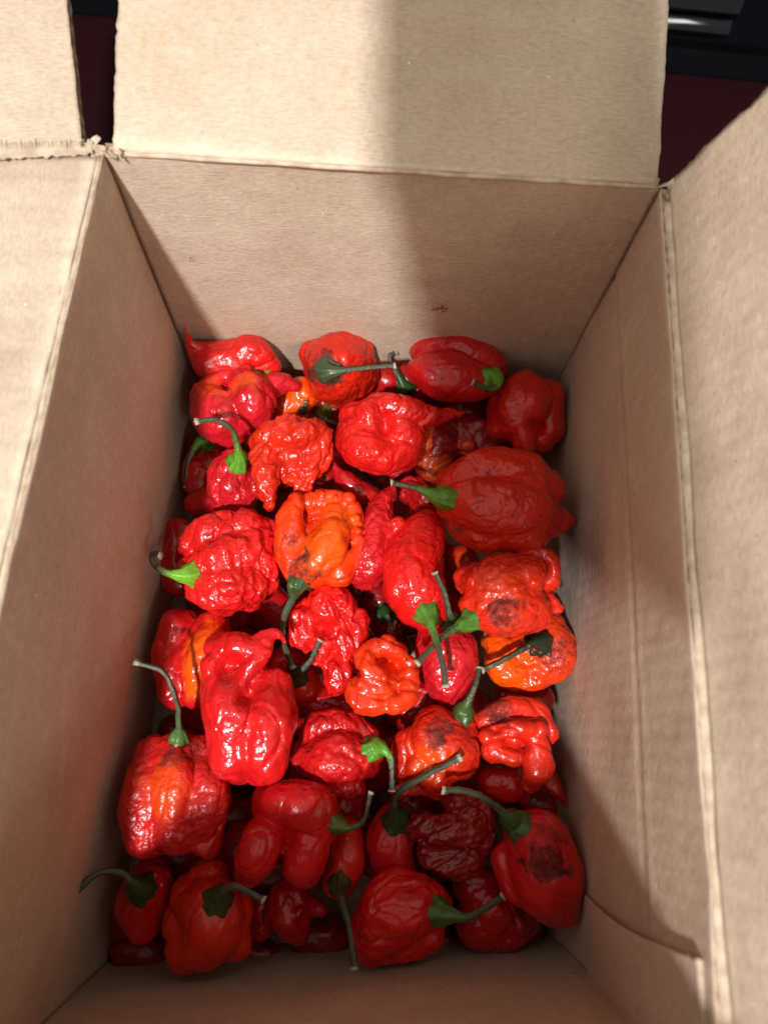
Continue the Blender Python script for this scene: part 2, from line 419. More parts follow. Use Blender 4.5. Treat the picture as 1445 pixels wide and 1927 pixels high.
# folds: worn rounded ridges along the hinges
def tube(pts, rad, ns=10, cap=True, lob=None):
    """swept tube; pts list of np3, rad list"""
    P = [np.array(p, float) for p in pts]; V = []; F = []; n = len(P)
    t0 = P[1]-P[0]; t0 /= np.linalg.norm(t0)
    ref = np.array([0, 0, 1.0]) if abs(t0[2]) < 0.9 else np.array([1.0, 0, 0])
    nrm = np.cross(t0, ref); nrm /= np.linalg.norm(nrm)
    for k in range(n):
        t = P[min(k+1, n-1)] - P[max(k-1, 0)]; t /= (np.linalg.norm(t) + 1e-12)
        nrm = nrm - t*nrm.dot(t); nrm /= np.linalg.norm(nrm); bn = np.cross(t, nrm)
        for s in range(ns):
            a = 2*math.pi*s/ns; r = rad[k]*(lob(k/(n-1), a) if lob else 1)
            V.append(P[k] + (nrm*math.cos(a) + bn*math.sin(a))*r)
    for k in range(n-1):
        for s in range(ns):
            F.append((k*ns+s, k*ns+(s+1) % ns, (k+1)*ns+(s+1) % ns, (k+1)*ns+s))
    if cap:
        F.append(tuple(range(ns))[::-1]); F.append(tuple((n-1)*ns+s for s in range(ns)))
    return V, F
def ridge(name, a, b, r, seed, n=90, mat=MT):
    a, b = np.array(a), np.array(b)
    pts = [a + (b-a)*k/n + np.array([nz(k*.15, seed)*0.0006, nz(k*.1, seed, 5)*0.0005, nz(k*.15, seed, 8)*0.0003]) for k in range(n+1)]
    rad = [r*(1 + 0.15*nz(k*0.25, seed, 3)) for k in range(n+1)]
    V, F = tube(pts, rad, 8); bpart(name, mesh(V, F), mat)
ridge('fold_ridge', (-0.1068, -0.112, RZ-0.0012), (-0.1062, 0.197, RZ-0.0012), 0.0015, 1)
ridge('fold_ridge', (-0.1012, 0.1994, RZ-0.0004), (0.1022, 0.2073, RZ-0.0004), 0.0010, 5)
ridge('fold_ridge', (0.1067, 0.200, RZ-0.0010), (0.1082, -0.087, RZ-0.0010), 0.0021, 2)

# torn paper fluff at the split corners
def scrap(c, size, seed, n=9):
    rnd = random.Random(seed); V = []; F = []
    c = np.array(c); ax = np.array([rnd.uniform(-1, 1), rnd.uniform(-1, 1), rnd.uniform(-.2, 1)]); ax /= np.linalg.norm(ax)
    sd = np.cross(ax, [rnd.uniform(-1, 1), rnd.uniform(-1, 1), rnd.uniform(-1, 1)]); sd /= np.linalg.norm(sd)
    nn = np.cross(ax, sd)
    for j in range(5):
        for i in range(n):
            u = i/(n-1)-.5; v = j/4
            wdt = (1-0.5*v) + 0.3*nz(j*.9, seed)
            p = c + sd*size*u*wdt + ax*size*(v + (0.35*nz(i*1.7, seed, 4) if j == 4 else 0)) + nn*size*(0.35*nz(u*3, v*3, seed)+0.3*v*v)
            V.append(p)
    k = len(V); V = V + [p + nn*0.0005 for p in V]
    for j in range(4):
        for i in range(n-1):
            a = j*n+i; F.append((a, a+1, a+n+1, a+n)); F.append((k+a, k+a+n, k+a+n+1, k+a+1))
    for i in range(n-1):
        a = 4*n+i; F.append((a, a+1, k+a+1, k+a)); F.append((i+1, i, k+i, k+i+1))
    for j in range(4):
        F.append((j*n, j*n+n, k+j*n+n, k+j*n)); F.append((j*n+n-1, k+j*n+n-1, k+j*n+2*n-1, j*n+2*n-1))
    bpart('torn_scrap', mesh(V, F), MT)
for q, (px, py, s) in enumerate([(198, 288, .0045), (216, 290, .0042), (230, 300, .0032), (176, 268, .003), (160, 272, .004), (188, 302, .003),
                                 (1228, 340, .0042), (1242, 350, .004), (1254, 356, .0035)]):
    scrap(at(px, py, RZ - 0.0005), s, q + 3)
# ragged paper edge of the split end of the left flap
V = []; F = []; n = 70
for k in range(n+1):
    px = -40 + 215*k/n; p = at(px, 298 - 0.05*px + 6*nz(k*.3, 2), RZ + 0.0009); q = at(px, 268 - 0.02*px + 12*nz(k*.9, 7) + 7*nz(k*2.3, 1), RZ + 0.0004)
    V += [p, (p+q)/2 + np.array([0, 0, .0004]), q]
m_ = len(V); V += [v - np.array([0, 0, .0005]) for v in V]
for k in range(n):
    a = 3*k
    for s in (0, 1):
        F.append((a+s, a+3+s, a+4+s, a+1+s)); F.append((m_+a+s, m_+a+1+s, m_+a+4+s, m_+a+3+s))
    F.append((a+2, a+5, m_+a+5, m_+a+2)); F.append((a, m_+a, m_+a+3, a+3))
bpart('torn_edge', mesh(V, F), MT).data.shade_flat()

# ------------------------------------------------------------------ the phone the picture is taken with (above the lens plane, throws the broad shadow)
def phone():
    bm = bmesh.new(); bmesh.ops.create_cube(bm, size=1)
    for v in bm.verts: v.co = (v.co.x*0.094, v.co.y*0.226, v.co.z*0.010)
    ed = [e for e in bm.edges if abs((e.verts[0].co - e.verts[1].co).z) > 0.005]
    bmesh.ops.bevel(bm, geom=ed, offset=0.014, segments=8, affect='EDGES')
    bmesh.ops.bevel(bm, geom=[e for e in bm.edges if e.calc_face_angle(0) > 0.9], offset=0.002, segments=3, affect='EDGES')
    me = bpy.data.meshes.new('m'); bm.to_mesh(me); bm.free()
    off = R @ np.array([-0.011, -0.011, -0.016])
    mw = M.copy(); mw.translation = Vector((off[0], off[1], CAMZ + off[2]))
    o = link('smartphone', me, BLK2); o.matrix_world = mw
    tag(o, 'dark smartphone held above the box, known by its broad shadow', 'phone')
phone()

# ------------------------------------------------------------------ chillies
def crom(pts, per=8):
    """Catmull-Rom through rows of an array"""
    A = np.array(pts, float)
    if len(A) < 2: return A
    P = np.vstack([2*A[0]-A[1], A, 2*A[-1]-A[-2]]); out = []
    for i in range(1, len(P)-2):
        for k in range(per):
            t = k/per; a, b, c, d = P[i-1], P[i], P[i+1], P[i+2]
            out.append(0.5*((2*b) + (-a+c)*t + (2*a-5*b+4*c-d)*t*t + (-a+3*b-3*c+d)*t**3))
    out.append(A[-1]); return np.array(out)

_sph = None
def sphere(c, r, out):
    global _sph
    if _sph is None:
        bm = bmesh.new(); bmesh.ops.create_icosphere(bm, subdivisions=3, radius=1)
        _sph = (np.array([v.co for v in bm.verts]), [tuple(v.index for v in f.verts) for f in bm.faces]); bm.free()
    V, F = out; o = len(V); V.extend(list(c + _sph[0]*r)); F.extend([tuple(i+o for i in f) for f in _sph[1]])

pending = []
def chilli(label, z, chains, stem=None, calyx=20, col='red', tex=('lump', 1.0), orange=(), dirt=(), ccol=None, dent=(), name='chilli_pepper', group='chillies heaped in the box', core=True, vox=0.00078):
    """chains: lists of (px, py, dz_mm, r_px); stem: list of (px, py, dz_mm)"""
    pending.append(dict(label=label, z=z/1000., chains=chains, stem=stem, calyx=calyx, col=col, tex=tex, orange=orange,
                        dirt=dirt, ccol=ccol, dent=dent, name=name, group=group, core=core, vox=vox))

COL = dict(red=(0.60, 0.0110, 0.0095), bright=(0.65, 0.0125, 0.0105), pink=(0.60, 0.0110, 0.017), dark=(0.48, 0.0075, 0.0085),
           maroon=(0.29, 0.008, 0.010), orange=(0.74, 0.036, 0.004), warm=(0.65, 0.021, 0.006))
GREEN = (0.13, 0.36, 0.03); DGREEN = (0.035, 0.085, 0.018); BROWN = (0.07, 0.075, 0.025); GREY = (0.10, 0.12, 0.07)

# --- first row, against the back wall
chilli('red chilli with a thin upturned tail in the back left corner of the box', 74,
       [[(347, 620, 22, 4), (356, 638, 15, 6), (374, 662, 4, 20), (402, 680, 0, 38), (438, 688, 0, 40)], [(440, 676, 0, 36), (478, 668, 2, 34), (505, 692, -5, 24)]],
       stem=[(505, 712, 0), (480, 700, 6), (450, 686, 9), (398, 682, 11)], calyx=14, tex=('lump', 1.3))
chilli('knobbly red chilli with a side arm, behind the hooked grey stem at left', 72,
       [[(390, 745, 0, 28), (408, 780, 5, 46), (435, 802, 0, 38)], [(455, 718, 5, 28), (475, 752, 8, 46), (468, 790, 0, 32)],
        [(480, 735, 0, 34), (525, 722, 0, 24), (556, 728, -3, 14)], [(385, 738, 4, 20), (418, 706, 4, 20), (462, 706, 5, 22)]],
       col='pink', tex=('lump', 1.2), orange=[(395, 715, 40, .5), (455, 700, 35, .5)])
chilli('small orange chilli half hidden behind the wrinkled scarlet one', 54,
       [[(532, 768, 0, 28), (565, 745, 4, 32), (590, 738, 0, 24)]], stem=[(572, 775, 0), (574, 766, 6), (573, 756, 8)], calyx=8, col='orange', ccol=BROWN, tex=('lump', 1), orange=[(555, 755, 60, .8)])
chilli('deep red chilli with a green calyx, under the sooty round one', 46,
       [[(600, 750, 0, 34), (625, 770, 0, 34), (650, 765, 0, 30)]], stem=[(606, 780, 0), (612, 790, 5), (640, 800, 5)], calyx=18, col='dark', ccol=(0.10, 0.16, 0.02))
chilli('round red chilli seen stem end on, grey soot round its calyx', 74,
       [[(622, 692, 8, 50), (634, 692, 2, 66), (645, 694, -6, 68), (650, 700, -14, 56)], [(672, 672, 0, 36)], [(600, 668, 0, 34), (608, 722, 0, 32)]],
       stem=[(614, 700, 0), (632, 699, 5), (690, 692, 7), (745, 688, 8)], calyx=25, col='warm', ccol=(0.05, 0.085, 0.035), tex=('pim', .8),
       dirt=[(590, 690, 46, 1.15), (618, 716, 42, 1.1), (572, 705, 30, 1.1), (640, 740, 46, .55), (670, 650, 60, .35)])
chilli('smooth dark red chilli peeping out right of the sooty round one', 48,
       [[(712, 700, 0, 32), (728, 720, 0, 30)]], col='dark', tex=('lump', .7))
chilli('shrivelled dark chilli jammed behind the barrel shaped one at the back wall', 58,
       [[(772, 690, 0, 22), (768, 715, 0, 20), (785, 740, -5, 22)]], stem=[(762, 730, 0), (752, 712, 6), (740, 690, 9), (733, 672, 11), (745, 663, 11)], calyx=18, col='maroon', ccol=DGREEN, tex=('wrk', .8))
chilli('barrel shaped red chilli against the back wall with a bent green stem at its right', 72,
       [[(785, 652, 0, 24), (822, 660, 5, 42), (880, 670, 5, 44), (915, 694, 0, 40)], [(792, 698, 5, 28), (828, 704, 9, 46), (880, 718, 8, 42), (912, 716, 0, 34)], [(776, 650, 3, 13), (785, 640, 3, 14)]],
       stem=[(928, 710, 0), (935, 728, 6), (918, 732, 8), (888, 718, 10)], calyx=22, tex=('lump', .7))
chilli('lobed dark red chilli in the back right corner, no stem showing', 68,
       [[(990, 716, 0, 18), (986, 752, 8, 50), (975, 790, 5, 46)], [(1025, 752, 2, 40), (1034, 805, 0, 32)], [(945, 768, 0, 36), (948, 800, 0, 34)], [(985, 812, 8, 24), (988, 842, 4, 22)], [(1018, 830, 0, 26)]],
       col='red', tex=('lump', .5), dent=[(1008, 803, 13, 7)])
# --- second row
chilli('red chilli with a long pointed tail to the right, ridged like a curl', 80,
       [[(664, 815, 0, 36), (678, 838, 4, 44), (715, 852, 5, 42), (762, 848, 0, 34)], [(704, 752, 10, 16), (694, 785, 9, 28), (705, 815, 9, 22)],
        [(704, 758, 8, 18), (745, 772, 8, 30), (795, 782, 5, 26), (838, 780, 2, 13), (872, 777, 0, 4)], [(752, 805, 5, 36), (770, 825, 2, 34)], [(668, 790, 0, 34)]],
       col='bright', tex=('pim', .8), dent=[(728, 795, 14, 4), (722, 815, 12, 4), (735, 835, 12, 3)])
chilli('orange fragment of chilli under the long tailed one', 64, [[(786, 850, 0, 20), (803, 838, 2, 20), (818, 822, 2, 16)]], col='orange', tex=('lump', .8), orange=[(800, 835, 60, .7)])
chilli('purplish red folded chilli between the tailed one and the biggest one', 58,
       [[(852, 800, 0, 28), (826, 840, 5, 34), (810, 885, 0, 30)], [(868, 803, 2, 26), (876, 840, 3, 26)], [(895, 812, 0, 38), (905, 845, -3, 38)]],
       col='maroon', tex=('lump', 1.0), orange=[(815, 895, 40, .7), (880, 830, 20, .5)], dirt=[(845, 805, 35, .7)])
chilli('biggest barrel shaped red chilli on top at right, thick green stem pointing left', 86,
       [[(862, 915, 0, 42), (900, 900, 3, 54), (970, 898, 3, 54), (1015, 920, 0, 46)], [(856, 950, 5, 36), (908, 955, 11, 56), (985, 955, 9, 54), (1028, 972, 0, 36), (1062, 978, -5, 20)],
        [(890, 928, 5, 46), (985, 926, 7, 48)], [(872, 985, 0, 36), (920, 1000, 2, 42), (990, 998, 2, 40), (1032, 990, 0, 26)]],
       stem=[(834, 936, 0), (815, 932, 2), (782, 918, 5), (735, 909, 7)], calyx=26, col='warm', tex=('pim', .55), dirt=[(850, 1005, 26, .75)])
chilli('crinkled scarlet chilli with a dangling pleated tip, behind the hooked stem', 84,
       [[(508, 830, 0, 34), (555, 818, 8, 42), (596, 830, 2, 32)], [(500, 858, 5, 28), (503, 905, 6, 24), (508, 946, 5, 17)], [(540, 860, 0, 32), (548, 890, 0, 24)],
        [(594, 850, 2, 32), (578, 885, 2, 28), (572, 915, 0, 16)]],
       col='warm', tex=('wrk', 1.15))
chilli('wrinkled red chilli wearing a bright green calyx with a hooked grey stem', 68,
       [[(446, 880, 2, 40), (436, 905, 2, 48), (440, 935, -2, 44)], [(470, 905, 0, 38)]],
       stem=[(449, 868, 0), (448, 845, 10), (436, 808, 20), (405, 790, 24), (368, 794, 24)], calyx=23, col='pink', tex=('wrk', .8))
chilli('dark chilli low by the left wall under the hooked stem', 44,
       [[(388, 850, 0, 32), (385, 890, 0, 38), (378, 915, 0, 34)]], stem=[(388, 832, 0), (372, 835, 4), (355, 870, 0), (350, 920, -4)], calyx=18, col='dark')
chilli('shiny dark red chilli lying low left of the wrinkled one with the hooked stem', 50,
       [[(372, 950, 0, 24), (400, 940, 2, 30), (425, 955, 0, 30)]], col='dark', tex=('lump', .5))
chilli('slim red chilli with a thread thin tail pointing up in the middle', 64,
       [[(622, 855, 10, 4), (632, 884, 9, 9), (656, 906, 6, 20), (692, 936, 2, 20), (704, 948, 0, 14)], [(655, 925, -4, 30), (660, 960, -8, 34)]], col='dark', tex=('lump', .6))
chilli('narrow pimply red chilli between the orange cup and the kinked one', 74,
       [[(732, 930, 0, 15), (718, 955, 2, 26), (706, 1005, 5, 36), (688, 1060, 5, 42), (686, 1082, 2, 34)]], col='pink', tex=('pim', 1.1))
# --- third row
chilli('orange cup shaped chilli with grey base and thin dark stem, centre of heap', 84,
       [[(562, 1082, 0, 28), (546, 1035, 4, 30), (548, 978, 7, 26), (558, 938, 8, 15)], [(584, 1066, 2, 40), (610, 1035, 8, 44), (624, 1004, 8, 36), (634, 970, 3, 30)],
        [(580, 945, 0, 20), (615, 940, 0, 22), (652, 952, 2, 20), (664, 985, 2, 18), (668, 1015, 2, 16)], [(610, 1000, -12, 58), (640, 1020, -10, 44)],
        [(606, 930, 5, 8)], [(634, 938, 6, 8)], [(656, 940, 7, 13)], [(670, 975, 7, 10)], [(673, 1003, 6, 11)],
        [(684, 1022, 2, 9), (672, 1046, 2, 16), (638, 1075, 2, 28)]],
       stem=[(557, 1104, 0), (550, 1128, 4), (536, 1158, 2), (533, 1205, -6), (552, 1256, -14)], calyx=20, col='orange', ccol=(0.05, 0.11, 0.035), tex=('lump', 1.2), dent=[(588, 975, 13, 6), (655, 1012, 10, 4)],
       orange=[(615, 1000, 75, .8), (640, 950, 60, .85)], dirt=[(545, 1070, 42, 1.0), (538, 1010, 30, .75), (590, 1095, 34, .9), (620, 1090, 22, .6)])
chilli('bright red brain-like chilli with a curled green stem touching the left wall', 80,
       [[(362, 1020, 0, 26), (400, 1000, 4, 36), (452, 990, 4, 30), (490, 995, 0, 26)], [(366, 1065, 0, 26), (415, 1050, 9, 40), (470, 1030, 6, 34), (505, 1010, 0, 20)],
        [(388, 1100, 0, 36), (428, 1105, 7, 46), (470, 1105, 4, 36)], [(496, 1060, 2, 32), (500, 1088, 0, 28)], [(420, 1135, -4, 26), (470, 1132, -4, 24)]],
       stem=[(356, 1080, 0), (338, 1082, 3), (310, 1076, 6), (288, 1058, 9), (288, 1042, 11), (304, 1045, 12)], calyx=23, col='bright', tex=('wrk', .85), ccol=(0.18, 0.46, 0.03))
chilli('dark red chilli wedged against the left wall behind the curled green stem', 50,
       [[(338, 1002, 0, 26), (326, 1040, 0, 24), (332, 1095, 0, 28)]], col='dark', tex=('lump', .5))
chilli('kinked elongated red chilli with a knob, its stem crossing a neighbour\'s', 80,
       [[(745, 984, 5, 14), (756, 1000, 3, 18)], [(805, 990, 0, 32), (788, 1020, 4, 44), (772, 1065, 7, 54), (782, 1115, 6, 58), (798, 1145, 2, 46)]],
       stem=[(806, 1160, 0), (812, 1178, 6), (824, 1215, 10), (836, 1265, 11), (838, 1294, 10)], calyx=24, col='bright', tex=('pim', .6), ccol=(0.10, 0.26, 0.03))
chilli('orange red knobbly chilli by the right wall with a dark scuffed underside', 84,
       [[(888, 1090, 0, 32), (930, 1092, 7, 48), (982, 1090, 8, 46)], [(902, 1145, 4, 36), (945, 1155, 9, 46), (998, 1145, 6, 42)], [(982, 1060, 0, 24), (1018, 1046, 4, 15), (1042, 1058, 5, 13), (1040, 1095, 2, 16)],
        [(1020, 1100, -3, 30)], [(925, 1120, 5, 50), (965, 1122, 8, 50)], [(1030, 1130, 2, 20), (1048, 1142, 2, 14)]],
       stem=[(880, 1172, 0), (862, 1178, 4), (830, 1202, 10), (783, 1250, 12)], calyx=22, col='warm', tex=('pim', .9), orange=[(980, 1100, 80, .25)], dirt=[(938, 1168, 60, .95), (895, 1110, 48, .6)], ccol=(0.09, 0.24, 0.03))
chilli('orange speckled chilli at the right wall with a dark stubby calyx', 66,
       [[(1030, 1190, 0, 42), (1042, 1228, 2, 44), (1005, 1262, 0, 38)], [(938, 1212, 0, 30), (950, 1255, 2, 34), (995, 1272, 0, 30)], [(985, 1220, 0, 44)]],
       stem=[(1018, 1208, 0), (1000, 1212, 7), (958, 1236, 10), (905, 1262, 9)], calyx=27, col='orange', ccol=(0.022, 0.03, 0.016), tex=('pim', .7), orange=[(980, 1265, 90, .7)], dirt=[(1062, 1195, 55, .95), (1055, 1255, 60, .7)])
chilli('plump pinkish red chilli lying under two crossing stems', 72,
       [[(836, 1198, 0, 50), (840, 1235, 4, 58), (846, 1280, 0, 46), (852, 1302, -2, 22)]],
       stem=[(852, 1172, 0), (846, 1155, 9), (836, 1115, 14), (818, 1076, 17)], calyx=20, col='pink', tex=('pim', .8), ccol=DGREEN)
chilli('heavily crinkled red chilli with dangling pleats, centre, above the curled orange one', 74,
       [[(622, 1112, 0, 26), (622, 1145, 5, 46)], [(575, 1160, 2, 32), (570, 1195, 2, 32), (600, 1205, 0, 26)], [(664, 1170, 2, 30), (652, 1210, 2, 34), (640, 1235, 0, 26)], [(612, 1215, 6, 20), (604, 1246, 4, 14)], [(640, 1262, 0, 32), (634, 1288, 0, 20)]],
       col='bright', tex=('wrk', 1.1), dent=[(608, 1180, 14, 6), (585, 1215, 8, 4), (632, 1225, 8, 4)])
chilli('small curled orange chilli with a scorpion-like nub in its cup', 84,
       [[(682, 1238, 4, 22), (706, 1220, 5, 20)], [(728, 1216, 5, 20), (752, 1228, 4, 20)], [(772, 1252, 3, 18), (778, 1285, 2, 17)], [(768, 1306, 3, 24), (742, 1324, 4, 24)], [(712, 1330, 4, 22), (684, 1318, 5, 26), (668, 1292, 4, 20)],
        [(690, 1240, 9, 14), (694, 1260, 10, 17), (716, 1272, 10, 19)], [(680, 1282, 10, 12), (702, 1292, 7, 22), (732, 1294, 5, 18)], [(720, 1278, -12, 54)]],
       col='orange', tex=('lump', 1.4), dent=[(745, 1254, 11, 6), (722, 1244, 9, 4), (748, 1300, 8, 4)])
chilli('two tone chilli at left, red one side and glossy orange the other', 66,
       [[(338, 1178, 0, 36), (326, 1235, 0, 38), (332, 1298, 0, 34)], [(398, 1182, 2, 36), (384, 1240, 9, 40), (378, 1305, 4, 34)], [(352, 1240, 3, 34)]],
       col='red', tex=('lump', .9), orange=[(392, 1190, 52, 1), (385, 1250, 55, 1), (378, 1310, 45, .9)])
# --- fourth row
chilli('large glossy bright red chilli on top with a twisted head and curled tip', 90,
       [[(425, 1280, 0, 46), (436, 1345, 5, 58), (446, 1418, 4, 52)], [(512, 1300, 0, 44), (508, 1360, 5, 54), (496, 1425, 4, 50)],
        [(412, 1220, 0, 30), (445, 1222, 5, 34), (478, 1232, 5, 32)], [(498, 1200, 8, 16), (488, 1240, 10, 20), (452, 1282, 10, 18)], [(490, 1198, 8, 14), (515, 1195, 8, 9), (533, 1211, 6, 4)], [(405, 1255, 4, 26), (402, 1300, 2, 26)], [(470, 1340, -4, 50)]],
       col='bright', tex=('lump', 1.0), dent=[(428, 1262, 20, 7), (462, 1312, 13, 5), (470, 1465, 14, 3)])
chilli('dark red chilli with a brown calyx, tucked behind the big glossy one', 56,
       [[(540, 1250, 0, 38), (565, 1285, 0, 40), (575, 1310, -4, 32)]], stem=[(556, 1270, 0), (566, 1262, 9), (586, 1240, 14), (603, 1203, 18)], calyx=23, col='red', ccol=(0.05, 0.06, 0.02), tex=('lump', .6))
chilli('ribbed red chilli with its stem hanging down right, below the crinkled one', 70,
       [[(592, 1372, 0, 30), (645, 1362, 2, 32), (690, 1385, 0, 28)], [(586, 1430, 0, 36), (638, 1425, 5, 52), (686, 1428, 2, 36)], [(620, 1470, 0, 36), (660, 1474, 0, 30)]],
       stem=[(706, 1408, 0), (722, 1410, 6), (736, 1432, 6), (738, 1490, 4)], calyx=24, col='red', tex=('pim', 1.1), dirt=[(690, 1370, 22, .6)])
chilli('orange red chilli with black sooty patches, its green stem rising top right', 74,
       [[(862, 1378, 0, 40), (820, 1385, 4, 52), (852, 1420, 4, 50)], [(772, 1398, 0, 34), (764, 1445, 0, 28)], [(786, 1440, 6, 22)], [(820, 1455, 4, 38), (832, 1482, 0, 18)], [(745, 1488, -4, 14), (785, 1478, -4, 18), (825, 1488, -4, 16)]],
       stem=[(872, 1342, 0), (880, 1322, 6), (894, 1290, 8), (902, 1256, 6)], calyx=23, col='warm', tex=('pim', .7), orange=[(800, 1455, 50, .55), (840, 1450, 45, .35)], dirt=[(800, 1385, 40, .9), (845, 1350, 42, .8), (880, 1390, 24, .5)], ccol=(0.06, 0.13, 0.03))
chilli('coiled reddish chilli with a folded band and hanging lobe near the right wall', 74,
       [[(916, 1362, 0, 24), (950, 1336, 0, 28), (1000, 1340, 0, 26), (1024, 1375, 0, 24)], [(916, 1388, 7, 18), (960, 1374, 9, 22), (1012, 1376, 8, 20)], [(930, 1412, 0, 28), (962, 1422, 0, 24)], [(1006, 1400, 6, 28), (1012, 1438, 5, 26), (1000, 1474, 0, 16)], [(965, 1385, -8, 40)]],
       col='warm', tex=('lump', 1.1), dirt=[(918, 1345, 44, 1.0), (1000, 1420, 15, .4)], dent=[(985, 1405, 9, 6), (930, 1372, 10, 3)])
chilli('pointed orange tip of a chilli beside the right wall, below the coiled one', 58,
       [[(1020, 1450, -6, 24), (1044, 1484, 0, 14), (1060, 1505, 0, 8), (1074, 1522, 0, 3)]], col='warm', tex=('lump', .5))
chilli('dark red chilli deep under the orange speckled one by the right wall', 48,
       [[(955, 1308, 0, 28), (1015, 1316, 0, 28)]], col='dark', tex=('lump', .5))
# --- fifth row
chilli('large three lobed chilli at lower left with long bent grey stem', 76,
       [[(292, 1425, 0, 40), (274, 1490, 3, 48), (284, 1565, 0, 46)], [(332, 1415, 2, 38), (328, 1490, 8, 46), (334, 1568, 4, 42)], [(384, 1425, 0, 40), (388, 1505, 5, 46), (385, 1580, 0, 34)]],
       stem=[(337, 1384, 0), (337, 1362, 10), (333, 1322, 18), (308, 1266, 24), (253, 1246, 26)], calyx=19, col='red', tex=('pim', .8), orange=[(290, 1450, 55, .5), (285, 1510, 55, .5)], dirt=[(320, 1408, 42, .95), (370, 1402, 40, .9)], ccol=(0.10, 0.22, 0.05))
chilli('shadowed red chilli of three bulges with a small dark hole between them', 78,
       [[(500, 1508, 0, 32), (548, 1510, 7, 46), (592, 1525, 5, 44), (606, 1560, 0, 38)], [(505, 1555, 4, 32), (488, 1598, 7, 44), (472, 1632, 0, 34)], [(580, 1590, 0, 48), (570, 1632, 0, 40)], [(535, 1575, -10, 40)]],
       dent=[(545, 1582, 10, 5)], stem=[(638, 1552, 0), (655, 1558, 3), (684, 1544, 6), (698, 1490, 8)], calyx=18, col='red', tex=('lump', .7), ccol=(0.09, 0.15, 0.02))
chilli('orange red chilli whose thin stem hangs straight down over the front wall', 58,
       [[(652, 1575, 0, 36), (652, 1620, 2, 40), (640, 1655, 0, 34)]],
       stem=[(637, 1668, 0), (642, 1690, 8), (656, 1740, 14), (664, 1795, 18), (667, 1826, 20)], calyx=22, col='warm', ccol=(0.06, 0.07, 0.02), tex=('lump', .5))
chilli('red chilli at front left with a ragged green calyx and short stem', 66,
       [[(395, 1648, 0, 36)], [(368, 1695, 0, 50), (400, 1718, 7, 62), (388, 1765, 2, 54), (348, 1790, 0, 38)], [(440, 1708, 2, 38), (438, 1765, 0, 36)], [(350, 1735, 0, 44)]],
       stem=[(412, 1690, 0), (418, 1678, 9), (445, 1668, 13), (498, 1695, 13)], calyx=29, col='warm', tex=('lump', .7), ccol=(0.05, 0.085, 0.02))
chilli('maroon chilli in the front left corner, long stem lying toward the wall', 58,
       [[(284, 1662, 0, 44), (270, 1700, 2, 48), (276, 1738, 0, 34)]],
       stem=[(264, 1672, 0), (250, 1660, 8), (222, 1640, 12), (180, 1646, 16), (141, 1682, 18)], calyx=30, col='dark', tex=('lump', .8), ccol=(0.035, 0.07, 0.016))
chilli('small dark lumpy chilli with stubby knobs near the front wall', 50,
       [[(545, 1690, 0, 38), (550, 1728, 2, 38), (562, 1764, 0, 22)], [(598, 1712, 0, 16), (580, 1705, 0, 22)], [(515, 1725, 0, 22)], [(562, 1722, 10, 13)]],
       col='dark', tex=('lump', 1.1))
chilli('veined red chilli at the front wall, green stem pointing right', 66,
       [[(822, 1716, 0, 32), (790, 1702, 4, 54), (740, 1712, 6, 66), (705, 1745, 2, 50)], [(760, 1670, 0, 34)], [(702, 1772, 0, 36), (760, 1760, 0, 46), (800, 1748, 0, 40)]],
       stem=[(832, 1718, 0), (850, 1722, 4), (885, 1724, 6), (948, 1686, 10)], calyx=27, col='red', tex=('vein', 1.0), ccol=(0.06, 0.14, 0.025))
chilli('dark ribbed chilli behind the rightward green stem near the front wall', 50,
       [[(892, 1670, 0, 44), (920, 1712, 2, 56), (895, 1738, 0, 44)], [(955, 1740, 0, 46), (985, 1720, -4, 40)]], col='dark', tex=('lump', 1.0))
chilli('large smooth red chilli in the front right corner with a brown rotten patch', 74,
       [[(985, 1572, 0, 38), (1012, 1590, 4, 62), (1030, 1645, 7, 72), (1042, 1690, 0, 54)], [(958, 1612, 0, 32), (978, 1660, 0, 40)]],
       stem=[(968, 1548, 0), (955, 1538, 6), (928, 1514, 10), (885, 1490, 14), (831, 1486, 14)], calyx=31, col='red', tex=('lump', .55), dirt=[(1018, 1592, 60, 1.1), (1045, 1560, 48, .85)], ccol=(0.05, 0.12, 0.025))
chilli('withered maroon chilli with deep skin folds, lower centre', 66,
       [[(862, 1510, 4, 30), (892, 1545, 2, 36), (905, 1580, 0, 26)], [(792, 1560, 2, 32), (832, 1562, 8, 30), (880, 1560, 4, 34)], [(850, 1610, 0, 42), (815, 1600, 0, 34), (880, 1610, 0, 34)]],
       col='maroon', tex=('wrk', 1.1))
chilli('deep red chilli with a dark green calyx left of the withered one', 58,
       [[(744, 1552, 0, 42), (735, 1592, 2, 46), (750, 1630, 0, 34)]],
       stem=[(748, 1540, 0), (742, 1520, 9), (752, 1490, 14), (800, 1460, 20), (869, 1424, 24)], calyx=29, col='dark', ccol=(0.03, 0.07, 0.016), tex=('lump', .7))
chilli('smooth red chilli between the sooty orange one and the front right one', 58,
       [[(926, 1470, 0, 36), (962, 1478, 2, 38)], [(985, 1505, 0, 18)]], col='red', tex=('lump', .4))
